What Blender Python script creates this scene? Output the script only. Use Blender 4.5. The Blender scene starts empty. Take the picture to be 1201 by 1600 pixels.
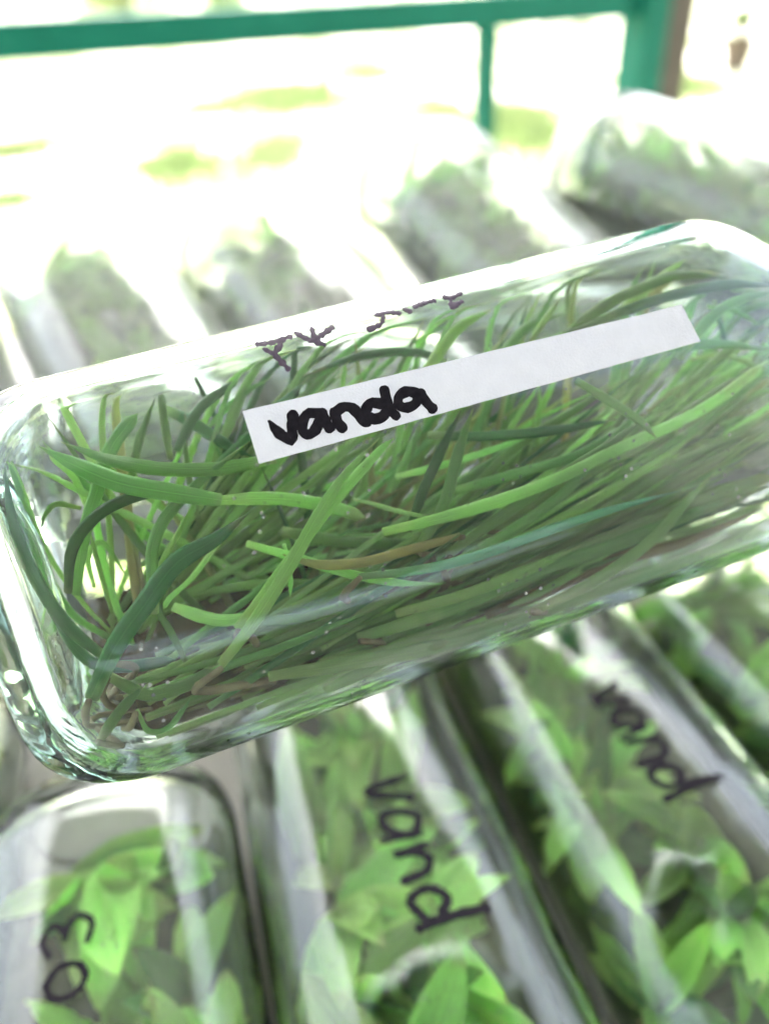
import bpy, bmesh, math, random
from mathutils import Vector, Matrix, noise

# ------------------------------------------------------------------ camera
scene = bpy.context.scene
COL = scene.collection
rad = math.radians
cam_data = bpy.data.cameras.new("camera")
cam = bpy.data.objects.new("camera", cam_data)
COL.objects.link(cam)
PITCH, ROLL = rad(35.0), rad(2.5)
fwd = Vector((0, math.cos(PITCH), -math.sin(PITCH)))
up0 = Vector((0, math.sin(PITCH), math.cos(PITCH)))
right = Vector((1, 0, 0)) * math.cos(ROLL) - up0 * math.sin(ROLL)
up = Vector((1, 0, 0)) * math.sin(ROLL) + up0 * math.cos(ROLL)
m = Matrix.Identity(4)
for i in range(3):
    m[i][0], m[i][1], m[i][2] = right[i], up[i], -fwd[i]
m[2][3] = 1.08
cam.matrix_world = m
cam_data.sensor_fit = 'VERTICAL'
cam_data.sensor_height = 36.0
cam_data.lens = 27.0
cam_data.clip_start = 0.01
cam_data.clip_end = 500.0
cam_data.dof.use_dof = True
cam_data.dof.focus_distance = 0.138
cam_data.dof.aperture_fstop = 7.0
scene.camera = cam

# ------------------------------------------------------------------ daylight
SUN_EL, SUN_AZ = 57.0, -15.0            # azimuth from +Y towards +X
world = bpy.data.worlds.new("World")
scene.world = world
world.use_nodes = True
wn = world.node_tree
wn.nodes.clear()
sky = wn.nodes.new('ShaderNodeTexSky')
sky.sky_type = 'NISHITA'
sky.sun_disc = False
sky.sun_elevation = rad(SUN_EL)
sky.sun_rotation = rad(SUN_AZ)
sky.air_density = 1.0
sky.dust_density = 6.0
sky.ozone_density = 0.6
hs = wn.nodes.new('ShaderNodeHueSaturation')      # hazy white tropical sky
hs.inputs['Saturation'].default_value = 0.55
bg = wn.nodes.new('ShaderNodeBackground')
bg.inputs['Strength'].default_value = 0.15
wo = wn.nodes.new('ShaderNodeOutputWorld')
wn.links.new(sky.outputs[0], hs.inputs['Color'])
wn.links.new(hs.outputs[0], bg.inputs[0])
wn.links.new(bg.outputs[0], wo.inputs[0])

sun_data = bpy.data.lights.new("sun", 'SUN')
sun_data.energy = 4.5
sun_data.angle = rad(0.6)
sun_data.color = (1.0, 0.96, 0.9)
sun = bpy.data.objects.new("sun", sun_data)
COL.objects.link(sun)
sd = Vector((math.sin(rad(SUN_AZ)) * math.cos(rad(SUN_EL)), math.cos(rad(SUN_AZ)) * math.cos(rad(SUN_EL)), math.sin(rad(SUN_EL))))
sun.rotation_euler = sd.to_track_quat('Z', 'Y').to_euler()

scene.view_settings.view_transform = 'Standard'
scene.view_settings.look = 'None'
scene.view_settings.exposure = 2.72
scene.view_settings.gamma = 1.0
scene.view_settings.use_curve_mapping = False
cy = scene.cycles
cy.max_bounces = 12
cy.transmission_bounces = 11
cy.diffuse_bounces = 3
cy.glossy_bounces = 4
cy.transparent_max_bounces = 16
cy.volume_bounces = 0
cy.caustics_reflective = True
cy.caustics_refractive = True
cy.blur_glossy = 0.6
cy.sample_clamp_indirect = 8.0
cy.use_adaptive_sampling = True
cy.adaptive_threshold = 0.08
cy.adaptive_min_samples = 20
cy.use_denoising = True
cy.denoiser = 'OPENIMAGEDENOISE'

RNG = random.Random(11)

# ------------------------------------------------------------------ helpers
def tag(o, label=None, cat=None, group=None, kind=None):
    for k, v in (('label', label), ('category', cat), ('group', group), ('kind', kind)):
        if v:
            o[k] = v
    return o


def mesh_of(name, verts, faces, mats=(), smooth=True, fmat=None, recalc=False):
    me = bpy.data.meshes.new(name)
    me.from_pydata([tuple(v) for v in verts], [], faces)
    for mm in mats:
        me.materials.append(mm)
    if recalc:
        b = bmesh.new(); b.from_mesh(me)
        bmesh.ops.recalc_face_normals(b, faces=b.faces)
        b.to_mesh(me); b.free()
    if smooth:
        me.polygons.foreach_set('use_smooth', [True] * len(me.polygons))
    if fmat:
        me.polygons.foreach_set('material_index', fmat)
    me.update()
    return me


def link(name, me, parent=None):
    o = bpy.data.objects.new(name, me)
    COL.objects.link(o)
    if parent:
        o.parent = parent
    return o


def box_geo(x0, x1, y0, y1, z0, z1, bev=0.003):
    b = bmesh.new()
    bmesh.ops.create_cube(b, size=1)
    for v in b.verts:
        v.co = Vector(((x0 + x1) / 2 + v.co.x * (x1 - x0), (y0 + y1) / 2 + v.co.y * (y1 - y0), (z0 + z1) / 2 + v.co.z * (z1 - z0)))
    if bev:
        bmesh.ops.bevel(b, geom=b.edges[:], offset=bev, segments=2, affect='EDGES', profile=0.5)
    return b


def box(name, x0, x1, y0, y1, z0, z1, mat, parent=None, bev=0.003):
    b = box_geo(x0, x1, y0, y1, z0, z1, bev)
    me = bpy.data.meshes.new(name)
    b.to_mesh(me); b.free()
    me.materials.append(mat)
    return link(name, me, parent)


def empty(name, loc=(0, 0, 0)):
    o = bpy.data.objects.new(name, None)
    o.empty_display_size = 0.02
    COL.objects.link(o)
    o.location = loc
    return o


def lerp(a, b, t):
    return a + (b - a) * t


def spline(pts, n):
    """Catmull-Rom through pts, n+1 samples."""
    P = [Vector(p) for p in pts]
    if len(P) == 2:
        P = [P[0], (P[0] + P[1]) / 2, P[1]]
    Q = [P[0] * 2 - P[1]] + P + [P[-1] * 2 - P[-2]]
    segs = len(P) - 1
    out = []
    for i in range(n + 1):
        t = i / n * segs
        k = min(int(t), segs - 1)
        t -= k
        a, b, c, d = Q[k], Q[k + 1], Q[k + 2], Q[k + 3]
        out.append(0.5 * ((2 * b) + (c - a) * t + (2 * a - 5 * b + 4 * c - d) * t * t + (3 * b - a - 3 * c + d) * t ** 3))
    return out


# ------------------------------------------------------------------ materials
def new_mat(name):
    mt = bpy.data.materials.new(name)
    mt.use_nodes = True
    nt = mt.node_tree
    nt.nodes.clear()
    out = nt.nodes.new('ShaderNodeOutputMaterial')
    return mt, nt, out


def N(nt, t, **kw):
    n = nt.nodes.new(t)
    for k, v in kw.items():
        if k in n.inputs:
            n.inputs[k].default_value = v
        else:
            setattr(n, k, v)
    return n


def ramp(nt, stops):
    r = nt.nodes.new('ShaderNodeValToRGB')
    e = r.color_ramp.elements
    while len(e) < len(stops):
        e.new(0.5)
    for el, (p, c) in zip(e, stops):
        el.position = p
        el.color = (*c, 1) if len(c) == 3 else c
    return r


def principled(name, stops, scale=8.0, rough=0.6, bump=0.0, bscale=60.0, spec=0.5, coord='Object', metal=0.0, stretch=None, detail=6.0):
    mt, nt, out = new_mat(name)
    tc = N(nt, 'ShaderNodeTexCoord')
    src = tc.outputs[coord]
    if stretch:
        mp = N(nt, 'ShaderNodeMapping')
        mp.inputs['Scale'].default_value = stretch
        nt.links.new(src, mp.inputs[0]); src = mp.outputs[0]
    no = N(nt, 'ShaderNodeTexNoise', Scale=scale, Detail=detail, Roughness=0.62)
    nt.links.new(src, no.inputs['Vector'])
    r = ramp(nt, stops)
    nt.links.new(no.outputs[0], r.inputs[0])
    p = N(nt, 'ShaderNodeBsdfPrincipled', Roughness=rough, Metallic=metal)
    p.inputs['Specular IOR Level'].default_value = spec
    nt.links.new(r.outputs[0], p.inputs['Base Color'])
    if bump:
        n2 = N(nt, 'ShaderNodeTexNoise', Scale=bscale, Detail=4.0)
        nt.links.new(src, n2.inputs['Vector'])
        bp = N(nt, 'ShaderNodeBump', Strength=bump, Distance=0.002)
        nt.links.new(n2.outputs[0], bp.inputs['Height'])
        nt.links.new(bp.outputs[0], p.inputs['Normal'])
    nt.links.new(p.outputs[0], out.inputs[0])
    return mt


def leaf_mat(name, c_base, c_tip, translucency=0.42, rough=0.33):
    """Green blade: colour runs base to tip (UV.y), fine length-wise veins, per-leaf variation, light passes through."""
    mt, nt, out = new_mat(name)
    uv = N(nt, 'ShaderNodeUVMap')
    sep = N(nt, 'ShaderNodeSeparateXYZ')
    nt.links.new(uv.outputs[0], sep.inputs[0])
    info = N(nt, 'ShaderNodeObjectInfo')
    tc = N(nt, 'ShaderNodeTexCoord')
    no = N(nt, 'ShaderNodeTexNoise', Scale=120.0, Detail=3.0)
    nt.links.new(tc.outputs['Object'], no.inputs['Vector'])
    add = N(nt, 'ShaderNodeMath', operation='MULTIPLY_ADD')
    add.inputs[1].default_value = 0.7
    add.inputs[2].default_value = -0.35
    nt.links.new(no.outputs[0], add.inputs[0])
    add2 = N(nt, 'ShaderNodeMath', operation='ADD')
    nt.links.new(add.outputs[0], add2.inputs[0]); nt.links.new(sep.outputs[1], add2.inputs[1])
    r = ramp(nt, [(-0.0, tuple(0.55 * q + 0.45 * w for q, w in zip(c_base, (0.45, 0.48, 0.22)))), (0.16, c_base), (0.86, c_tip), (1.0, tuple(0.6 * q + 0.4 * w for q, w in zip(c_tip, (0.30, 0.24, 0.08))))])
    nt.links.new(add2.outputs[0], r.inputs[0])
    # veins
    wv = N(nt, 'ShaderNodeTexWave', Scale=7.0, Distortion=0.6)
    wv.inputs['Detail'].default_value = 1.0
    nt.links.new(uv.outputs[0], wv.inputs['Vector'])
    vr = ramp(nt, [(0.0, (0.74, 0.76, 0.74)), (1.0, (1.12, 1.12, 1.1))])
    nt.links.new(wv.outputs[0], vr.inputs[0])
    mx = N(nt, 'ShaderNodeMix', data_type='RGBA', blend_type='MULTIPLY')
    mx.inputs[0].default_value = 1.0
    nt.links.new(r.outputs[0], mx.inputs[6]); nt.links.new(vr.outputs[0], mx.inputs[7])
    mrib = N(nt, 'ShaderNodeMath', operation='SUBTRACT'); mrib.inputs[1].default_value = 0.5
    nt.links.new(sep.outputs[0], mrib.inputs[0])
    mab = N(nt, 'ShaderNodeMath', operation='ABSOLUTE'); nt.links.new(mrib.outputs[0], mab.inputs[0])
    mrr = ramp(nt, [(0.0, (1.28, 1.25, 1.2)), (0.05, (0.86, 0.88, 0.86)), (0.14, (1, 1, 1)), (0.42, (1, 1, 1)), (0.5, (1.15, 1.12, 1.1))])
    nt.links.new(mab.outputs[0], mrr.inputs[0])
    mx2 = N(nt, 'ShaderNodeMix', data_type='RGBA', blend_type='MULTIPLY')
    mx2.inputs[0].default_value = 1.0
    nt.links.new(mx.outputs[2], mx2.inputs[6]); nt.links.new(mrr.outputs[0], mx2.inputs[7])
    mx = mx2
    hsv = N(nt, 'ShaderNodeHueSaturation', Saturation=0.82)
    mr = N(nt, 'ShaderNodeMapRange'); mr.inputs[3].default_value = 0.95; mr.inputs[4].default_value = 1.6
    nt.links.new(info.outputs['Random'], mr.inputs[0])
    nt.links.new(mr.outputs[0], hsv.inputs['Value'])
    mr2 = N(nt, 'ShaderNodeMapRange'); mr2.inputs[3].default_value = 0.487; mr2.inputs[4].default_value = 0.514
    nt.links.new(info.outputs['Random'], mr2.inputs[0])
    nt.links.new(mr2.outputs[0], hsv.inputs['Hue'])
    nt.links.new(mx.outputs[2], hsv.inputs['Color'])
    p = N(nt, 'ShaderNodeBsdfPrincipled', Roughness=rough)
    p.inputs['Specular IOR Level'].default_value = 0.4
    nt.links.new(hsv.outputs[0], p.inputs['Base Color'])
    bp = N(nt, 'ShaderNodeBump', Strength=0.25, Distance=0.0004)
    nt.links.new(wv.outputs[0], bp.inputs['Height'])
    nt.links.new(bp.outputs[0], p.inputs['Normal'])
    tr = N(nt, 'ShaderNodeBsdfTranslucent')
    h2 = N(nt, 'ShaderNodeHueSaturation', Saturation=1.1, Value=1.9)
    nt.links.new(hsv.outputs[0], h2.inputs['Color'])
    nt.links.new(h2.outputs[0], tr.inputs[0])
    ms = N(nt, 'ShaderNodeMixShader'); ms.inputs[0].default_value = translucency
    nt.links.new(p.outputs[0], ms.inputs[1]); nt.links.new(tr.outputs[0], ms.inputs[2])
    nt.links.new(ms.outputs[0], out.inputs[0])
    return mt


def glass_mat(name, density, wave=0.25, dust=0.5, rough=0.0, film=(0.0, 0.035)):
    """Clear, faintly green bottle glass: real refraction, slightly wavy faces, dust specks and fine scratches."""
    mt, nt, out = new_mat(name)
    tc = N(nt, 'ShaderNodeTexCoord')
    mp = N(nt, 'ShaderNodeMapping'); mp.inputs['Scale'].default_value = (0.35, 1, 1)
    nt.links.new(tc.outputs['Object'], mp.inputs[0])
    n1 = N(nt, 'ShaderNodeTexNoise', Scale=55.0, Detail=1.0)
    nt.links.new(mp.outputs[0], n1.inputs['Vector'])
    mp2 = N(nt, 'ShaderNodeMapping'); mp2.inputs['Scale'].default_value = (0.06, 1, 1)
    nt.links.new(tc.outputs['Object'], mp2.inputs[0])
    n0 = N(nt, 'ShaderNodeTexNoise', Scale=210.0, Detail=2.0)
    nt.links.new(mp2.outputs[0], n0.inputs['Vector'])
    mad = N(nt, 'ShaderNodeMath', operation='MULTIPLY_ADD'); mad.inputs[1].default_value = 0.12
    nt.links.new(n0.outputs[0], mad.inputs[0]); nt.links.new(n1.outputs[0], mad.inputs[2])
    bp = N(nt, 'ShaderNodeBump', Strength=wave, Distance=0.002)
    nt.links.new(mad.outputs[0], bp.inputs['Height'])
    g = N(nt, 'ShaderNodeBsdfGlass', Roughness=rough, IOR=1.5)
    g.inputs['Color'].default_value = (0.985, 0.997, 0.992, 1) if density else (0.955, 0.985, 0.975, 1)
    nt.links.new(bp.outputs[0], g.inputs['Normal'])
    # dust: sparse pale specks
    vo = N(nt, 'ShaderNodeTexVoronoi', Scale=420.0)
    nt.links.new(tc.outputs['Object'], vo.inputs['Vector'])
    vr = ramp(nt, [(0.10, (1, 1, 1)), (0.20, (0, 0, 0))])
    nt.links.new(vo.outputs['Distance'], vr.inputs[0])
    n2 = N(nt, 'ShaderNodeTexNoise', Scale=70.0, Detail=5.0)
    nt.links.new(tc.outputs['Object'], n2.inputs['Vector'])
    nr = ramp(nt, [(0.5, (0, 0, 0)), (0.64, (1, 1, 1))])
    nt.links.new(n2.outputs[0], nr.inputs[0])
    mu = N(nt, 'ShaderNodeMath', operation='MULTIPLY')
    nt.links.new(vr.outputs[0], mu.inputs[0]); nt.links.new(nr.outputs[0], mu.inputs[1])
    # faint film of dried drops
    n3 = N(nt, 'ShaderNodeTexNoise', Scale=26.0, Detail=8.0, Roughness=0.7)
    nt.links.new(tc.outputs['Object'], n3.inputs['Vector'])
    fr = ramp(nt, [(0.4, (film[0],) * 3), (0.85, (film[1],) * 3)])
    nt.links.new(n3.outputs[0], fr.inputs[0])
    mm = N(nt, 'ShaderNodeMath', operation='MULTIPLY_ADD')
    mm.inputs[1].default_value = dust
    nt.links.new(mu.outputs[0], mm.inputs[0]); nt.links.new(fr.outputs[0], mm.inputs[2])
    df = N(nt, 'ShaderNodeBsdfDiffuse'); df.inputs[0].default_value = (0.72, 0.72, 0.68, 1)
    ms = N(nt, 'ShaderNodeMixShader')
    nt.links.new(mm.outputs[0], ms.inputs[0])
    nt.links.new(g.outputs[0], ms.inputs[1]); nt.links.new(df.outputs[0], ms.inputs[2])
    nt.links.new(ms.outputs[0], out.inputs[0])
    if density:
        va = N(nt, 'ShaderNodeVolumeAbsorption', Density=density)
        va.inputs[0].default_value = (0.70, 0.95, 0.87, 1)
        nt.links.new(va.outputs[0], out.inputs['Volume'])
    return mt


M = {}
M['glass'] = glass_mat('bottle_glass', 55.0)
M['glass_far'] = glass_mat('bottle_glass_dusty', 0.0, wave=0.35, dust=0.4)
M['glass_hazy'] = glass_mat('bottle_glass_fogged', 0.0, wave=0.35, dust=0.3, film=(0.12, 0.40))
GREENS = {
    'deep': ((0.075, 0.21, 0.055), (0.06, 0.18, 0.06)),
    'mid': ((0.20, 0.37, 0.085), (0.14, 0.30, 0.08)),
    'light': ((0.34, 0.53, 0.14), (0.28, 0.48, 0.13)),
    'pale': ((0.40, 0.56, 0.22), (0.34, 0.52, 0.18)),
    'yellow': ((0.52, 0.46, 0.15), (0.44, 0.46, 0.13)),
    'olive': ((0.26, 0.38, 0.12), (0.23, 0.39, 0.13)),
    'teal': ((0.16, 0.46, 0.20), (0.18, 0.52, 0.34)),
    'tan': ((0.36, 0.30, 0.14), (0.32, 0.38, 0.12)),
    'brown': ((0.22, 0.14, 0.05), (0.27, 0.22, 0.07)),
    'broad': ((0.20, 0.38, 0.06), (0.32, 0.54, 0.09)),
    'broad_dark': ((0.09, 0.23, 0.045), (0.13, 0.32, 0.06)),
    'broad_light': ((0.34, 0.54, 0.11), (0.46, 0.65, 0.17)),
}
for k, (a, b) in GREENS.items():
    M[k] = leaf_mat('leaf_' + k, a, b)
M['root'] = principled('root_skin', [(0.3, (0.20, 0.13, 0.07)), (0.7, (0.34, 0.30, 0.16))], scale=200, rough=0.6)
M['agar'] = principled('agar_medium', [(0.3, (0.045, 0.026, 0.014)), (0.5, (0.11, 0.065, 0.03)), (0.62, (0.05, 0.045, 0.015)), (0.8, (0.20, 0.14, 0.07))], scale=90, rough=0.25, bump=0.6, bscale=160)
M['paper'] = principled('label_paper', [(0.3, (0.80, 0.81, 0.86)), (0.7, (0.85, 0.86, 0.91))], scale=300, rough=0.75, bump=0.12, bscale=2500, spec=0.2)
M['ink'] = principled('marker_ink', [(0.3, (0.010, 0.009, 0.012)), (0.7, (0.022, 0.019, 0.024))], scale=900, rough=0.85, spec=0.08)
M['ink_glass'] = principled('marker_ink_on_glass', [(0.3, (0.035, 0.022, 0.04)), (0.7, (0.11, 0.08, 0.12))], scale=1500, rough=0.5)
M['green_paint'] = principled('green_paint', [(0.3, (0.002, 0.105, 0.076)), (0.62, (0.003, 0.125, 0.092)), (0.70, (0.02, 0.15, 0.11)), (0.80, (0.10, 0.08, 0.05))], scale=14, rough=0.6, spec=0.2, bump=0.1, bscale=90)
M['column'] = principled('weathered_column', [(0.3, (0.05, 0.042, 0.037)), (0.7, (0.09, 0.075, 0.065))], scale=20, rough=0.8, bump=0.3)
M['bench'] = principled('bench_paint', [(0.3, (0.66, 0.63, 0.57)), (0.6, (0.78, 0.75, 0.69)), (0.75, (0.56, 0.52, 0.45))], scale=9, rough=0.6, bump=0.25, bscale=80)
M['tier'] = principled('tier_paint', [(0.3, (0.30, 0.295, 0.29)), (0.7, (0.42, 0.41, 0.405))], scale=11, rough=0.55, bump=0.2, bscale=80)
def roof_mat():  # sheet of the added cover, passes dim fill light from above
    mt, nt, out = new_mat('translucent_roof_sheet')
    tc = N(nt, 'ShaderNodeTexCoord')
    no = N(nt, 'ShaderNodeTexNoise', Scale=1.5, Detail=5.0)
    nt.links.new(tc.outputs['Object'], no.inputs['Vector'])
    r1 = ramp(nt, [(0.3, (0.03, 0.03, 0.031)), (0.7, (0.05, 0.05, 0.051))])
    r2 = ramp(nt, [(0.3, (0.12, 0.12, 0.12)), (0.7, (0.17, 0.17, 0.17))])
    nt.links.new(no.outputs[0], r1.inputs[0]); nt.links.new(no.outputs[0], r2.inputs[0])
    t_ = N(nt, 'ShaderNodeBsdfTranslucent'); d_ = N(nt, 'ShaderNodeBsdfDiffuse'); a_ = N(nt, 'ShaderNodeAddShader')
    nt.links.new(r1.outputs[0], t_.inputs[0]); nt.links.new(r2.outputs[0], d_.inputs[0])
    nt.links.new(t_.outputs[0], a_.inputs[0]); nt.links.new(d_.outputs[0], a_.inputs[1])
    nt.links.new(a_.outputs[0], out.inputs[0])
    return mt


M['metal'] = roof_mat()
M['boards'] = principled('added_wall_boards', [(0.3, (0.09, 0.09, 0.088)), (0.7, (0.14, 0.14, 0.137))], scale=6, rough=0.85, bump=0.3, stretch=(4, 4, 0.4))
M['cap'] = principled('bottle_cap', [(0.3, (0.30, 0.30, 0.31)), (0.7, (0.40, 0.40, 0.41))], scale=40, rough=0.35, metal=0.8)
M['ground'] = principled('pale_gravel', [(0.36, (0.085, 0.115, 0.025)), (0.45, (0.14, 0.17, 0.05)), (0.51, (0.36, 0.36, 0.24)), (0.60, (0.56, 0.55, 0.50))], scale=0.6, rough=0.95, bump=0.5, bscale=40)
M['grass'] = leaf_mat('lawn_grass', (0.09, 0.14, 0.04), (0.14, 0.195, 0.06), translucency=0.2, rough=0.6)
M['shrub'] = leaf_mat('shrub_leaf', (0.07, 0.12, 0.03), (0.16, 0.22, 0.05))
M['bark'] = principled('bark', [(0.3, (0.10, 0.07, 0.05)), (0.7, (0.24, 0.18, 0.13))], scale=12, rough=0.9, bump=0.6)
M['clay'] = principled('terracotta', [(0.3, (0.10, 0.075, 0.055)), (0.7, (0.17, 0.13, 0.10))], scale=14, rough=0.85)

# ------------------------------------------------------------------ setting
def ground_sheet():
    v, f = [], []
    n = 60
    ext = 160.0
    for j in range(n + 1):
        for i in range(n + 1):
            s = (i / n * 2 - 1); t = (j / n * 2 - 1)
            x = ext * s * abs(s) ** 1.2; y = ext * t * abs(t) ** 1.2
            v.append((x, y, 0.03 * noise.noise((x * 0.5, y * 0.5, 1.0)) if abs(x) + abs(y) > 2 else 0))
    for j in range(n):
        for i in range(n):
            a = j * (n + 1) + i
            f.append((a, a + 1, a + n + 2, a + n + 1))
    o = link('ground', mesh_of('ground', v, f, [M['ground']]))
    tag(o, kind='structure')


ground_sheet()

# unseen overhead cover, added to keep the benches in shade
ROOF_Z = 2.65
def added_roof():
    v, f = [], []
    nx = 150
    x0, x1, y0, y1 = -1.5, 1.5, -2.6, 1.72
    for i in range(nx + 1):
        x = lerp(x0, x1, i / nx)
        z = ROOF_Z + 0.018 * math.cos(i * 2 * math.pi / 6)
        v.append((x, y0, z + 0.12)); v.append((x, y1, z - 0.10))
    for i in range(nx):
        a = 2 * i
        f.append((a, a + 2, a + 3, a + 1))
    o = link('added_roof', mesh_of('added_roof', v, f, [M['metal']], recalc=True))
    tag(o, kind='structure')


added_roof()

bw = empty('added_back_wall', (0, -1.2, 0))  # unseen wall, added to block glare reflected in the held bottle
tag(bw, 'added unseen board wall behind the viewer, darkens reflections in the glass', 'wall')
for i in range(26):
    xa = -1.71 + i * 0.19
    for (za, zb) in (((0.0, 1.31), (1.40, 2.45)) if 8 <= i <= 15 else ((0.0, 2.45),)):  # gap left to reflect a bright streak in the bottle
        box('board', xa, xa + 0.184, -0.012 + 0.004 * (i % 2), 0.012, za, zb, M['boards'], bw, 0.003)

# near bench
b = empty('nursery_bench', (0, 0.1, 0))
tag(b, 'cream painted bench top under the bottles in the lower half', 'bench')
def child_box(name, p, x0, x1, y0, y1, z0, z1, mat, bev=0.003):
    L = p.location
    return box(name, x0 - L.x, x1 - L.x, y0 - L.y, y1 - L.y, z0 - L.z, z1 - L.z, mat, p, bev)
child_box('bench_top', b, -0.9, 0.9, -0.22, 0.318, 0.775, 0.80, M['bench'])
for x in (-0.86, 0.80):
    for y in (-0.20, 0.25):
        child_box('leg', b, x, x + 0.05, y, y + 0.05, 0.0, 0.774, M['bench'])
# raised rear bench
t = empty('raised_bench', (0, 0.6, 0))
tag(t, 'pale grey raised bench behind, carrying the blurred row of bottles', 'bench')
TZ = 0.86
child_box('bench_top', t, -1.0, 1.0, 0.312, 0.575, TZ - 0.025, TZ, M['tier'])
child_box('prop_rail', t, -0.98, 0.98, 0.395, 0.415, TZ + 0.0005, TZ + 0.034, M['tier'])
for x in (-0.95, 0.90):
    for y in (0.35, 0.52):
        child_box('leg', t, x, x + 0.05, y, y + 0.05, 0.0, TZ - 0.026, M['tier'])

# green railing: a top beam running from near left to far right, thin post below, stout column on the right
rl = empty('green_railing', (0.0, 1.575, 0.0))
tag(rl, 'green painted metal railing across the top of the picture', 'railing')
ang = math.atan2(1.79 - 1.36, 0.53 + 0.545)
rl.rotation_euler.z = ang
def rbox(name, x0, x1, y0, y1, z0, z1, mat, bev=0.004):
    return box(name, x0, x1, y0, y1, z0, z1, mat, rl, bev)
rbox('beam', -2.2, 0.565, -0.025, 0.025, 0.992, 1.044, M['green_paint'])
for x in (-1.25, 0.245):
    rbox('post', x - 0.018, x + 0.018, -0.018, 0.018, 0.0, 0.9915, M['green_paint'])
cl = empty('shed_column', (0.0, 1.575, 0.0))
cl.rotation_euler.z = ang
tag(cl, 'square column at the top right, green front and grey brown side', 'column')
box('green_face', 0.568, 0.622, -0.05, 0.035, 0.0, ROOF_Z - 0.12, M['green_paint'], cl, 0.004)
box('weathered_side', 0.6225, 0.69, -0.045, 0.04, 0.0, ROOF_Z - 0.12, M['column'], cl, 0.004)

# ------------------------------------------------------------------ bottle glass
NEXP = 3.4
def sect(a, b, n, cnt, x):
    out = []
    for i in range(cnt):
        t = 2 * math.pi * (i + 0.5) / cnt
        c, s = math.cos(t), math.sin(t)
        out.append((x, a * math.copysign(abs(c) ** (2 / n), c), b * math.copysign(abs(s) ** (2 / n), s)))
    return out


def smooth(t):
    t = max(0.0, min(1.0, t))
    return t * t * (3 - 2 * t)


HA, HB = 0.038, 0.0225
BODY, SHO, NECK, TOT = 0.153, 0.203, 0.0135, 0.248
def outer_at(x):
    """half width, half thickness, exponent of the outer skin at x along the bottle"""
    heel = 0.021
    k = 1.0
    if x < heel:
        q = 1 - x / heel
        k = math.sqrt(max(0.0, 1 - q * q))
    a = HA - 0.0125 * (1 - k); b_ = HB - 0.0090 * (1 - k); n = NEXP
    if x > BODY:
        t = smooth((x - BODY) / (SHO - BODY))
        a, b_, n = lerp(a, NECK, t), lerp(b_, NECK, t), lerp(NEXP, 2.0, t)
    if x > TOT - 0.012:
        a += 0.0022; b_ += 0.0022
    return a, b_, n


WALL, FLOOR = 0.0026, 0.0058
def inner_at(x):
    a, b_, n = outer_at(max(x, 0.021))
    if x > TOT - 0.012:
        a -= 0.0022; b_ -= 0.0022
    h = 0.017
    q = max(0.0, 1 - (x - FLOOR) / h)
    k = math.sqrt(max(0.0, 1 - q * q)) if q > 0 else 1.0
    return a - WALL - 0.0125 * (1 - k), b_ - WALL - 0.0092 * (1 - k), n


def clamp_in(p, marg=0.0012):
    x = min(max(p[0], FLOOR + 0.0012), SHO + 0.03)
    a, b_, n = inner_at(x)
    a -= marg; b_ -= marg
    s = (abs(p[1]) / a) ** n + (abs(p[2]) / b_) ** n
    k = s ** (-1 / n) if s > 1 else 1.0
    return Vector((x, p[1] * k, p[2] * k))


def bottle_mesh(name, cnt, mat, knurl=True):
    v, f = [], []
    xs = [0.0, 0.0004, 0.001, 0.002, 0.0033, 0.005, 0.007, 0.0095, 0.0125, 0.016, 0.0185, 0.021]
    k = 0.027
    while k < BODY - 0.001:
        xs.append(k); k += 0.008
    xs += [lerp(BODY, SHO, i / 14) for i in range(15)]
    xs += [SHO + 0.01, SHO + 0.02, TOT - 0.0125, TOT - 0.0115, TOT - 0.006, TOT]
    rings = []
    def ring(pts):
        r = list(range(len(v), len(v) + len(pts)))
        v.extend(pts); rings.append(r); return r
    def skin(r0, r1, flip=False):
        c = len(r0)
        for i in range(c):
            q = (r0[i], r0[(i + 1) % c], r1[(i + 1) % c], r1[i])
            f.append(q[::-1] if flip else q)
    # base disc with a shallow punt, centre outwards
    a, b_, n = outer_at(0.0)
    prev = None
    c0 = len(v); v.append((0.0035, 0, 0))
    for s, dx in ((0.3, 0.0033), (0.55, 0.0028), (0.78, 0.0015), (0.9, 0.0003), (0.95, -0.0002), (1.0, 0.0)):
        pts = sect(a * s, b_ * s, n, cnt, dx)
        if knurl and s == 0.95:
            pts = [(p[0] - 0.0002 * (1 if (i // 2) % 2 else 0), p[1], p[2]) for i, p in enumerate(pts)]
        r = ring(pts)
        if prev is None:
            for i in range(cnt):
                f.append((c0, r[i], r[(i + 1) % cnt]))
        else:
            skin(prev, r)
        prev = r
    for x in xs[1:]:
        a, b_, n = outer_at(x)
        pts = sect(a, b_, n, cnt, x)
        if knurl and 0.0005 < x < 0.006:
            pts = [(p[0], p[1] * (1 - 0.006 * ((i // 2) % 2)), p[2] * (1 - 0.008 * ((i // 2) % 2))) for i, p in enumerate(pts)]
        r = ring(pts); skin(prev, r); prev = r
    # over the lip and down the inside
    xi = [x for x in xs if x >= 0.0185][::-1]
    xi += [0.0165, 0.0138, 0.0118, 0.0100, 0.0085, 0.0073, 0.0065, 0.0060]
    for x in xi:
        a, b_, n = inner_at(x)
        r = ring(sect(a, b_, n, cnt, x)); skin(prev, r); prev = r
    a, b_, n = inner_at(FLOOR)
    for s, dx in ((1.0, 0.0), (0.8, 0.0012), (0.5, 0.0026), (0.25, 0.0032)):
        r = ring(sect(a * s, b_ * s, n, cnt, FLOOR + dx)); skin(prev, r); prev = r
    c1 = len(v); v.append((FLOOR + 0.0034, 0, 0))
    for i in range(cnt):
        f.append((prev[i], c1, prev[(i + 1) % cnt]))
    return mesh_of(name, v, f, [mat], recalc=True)


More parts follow.
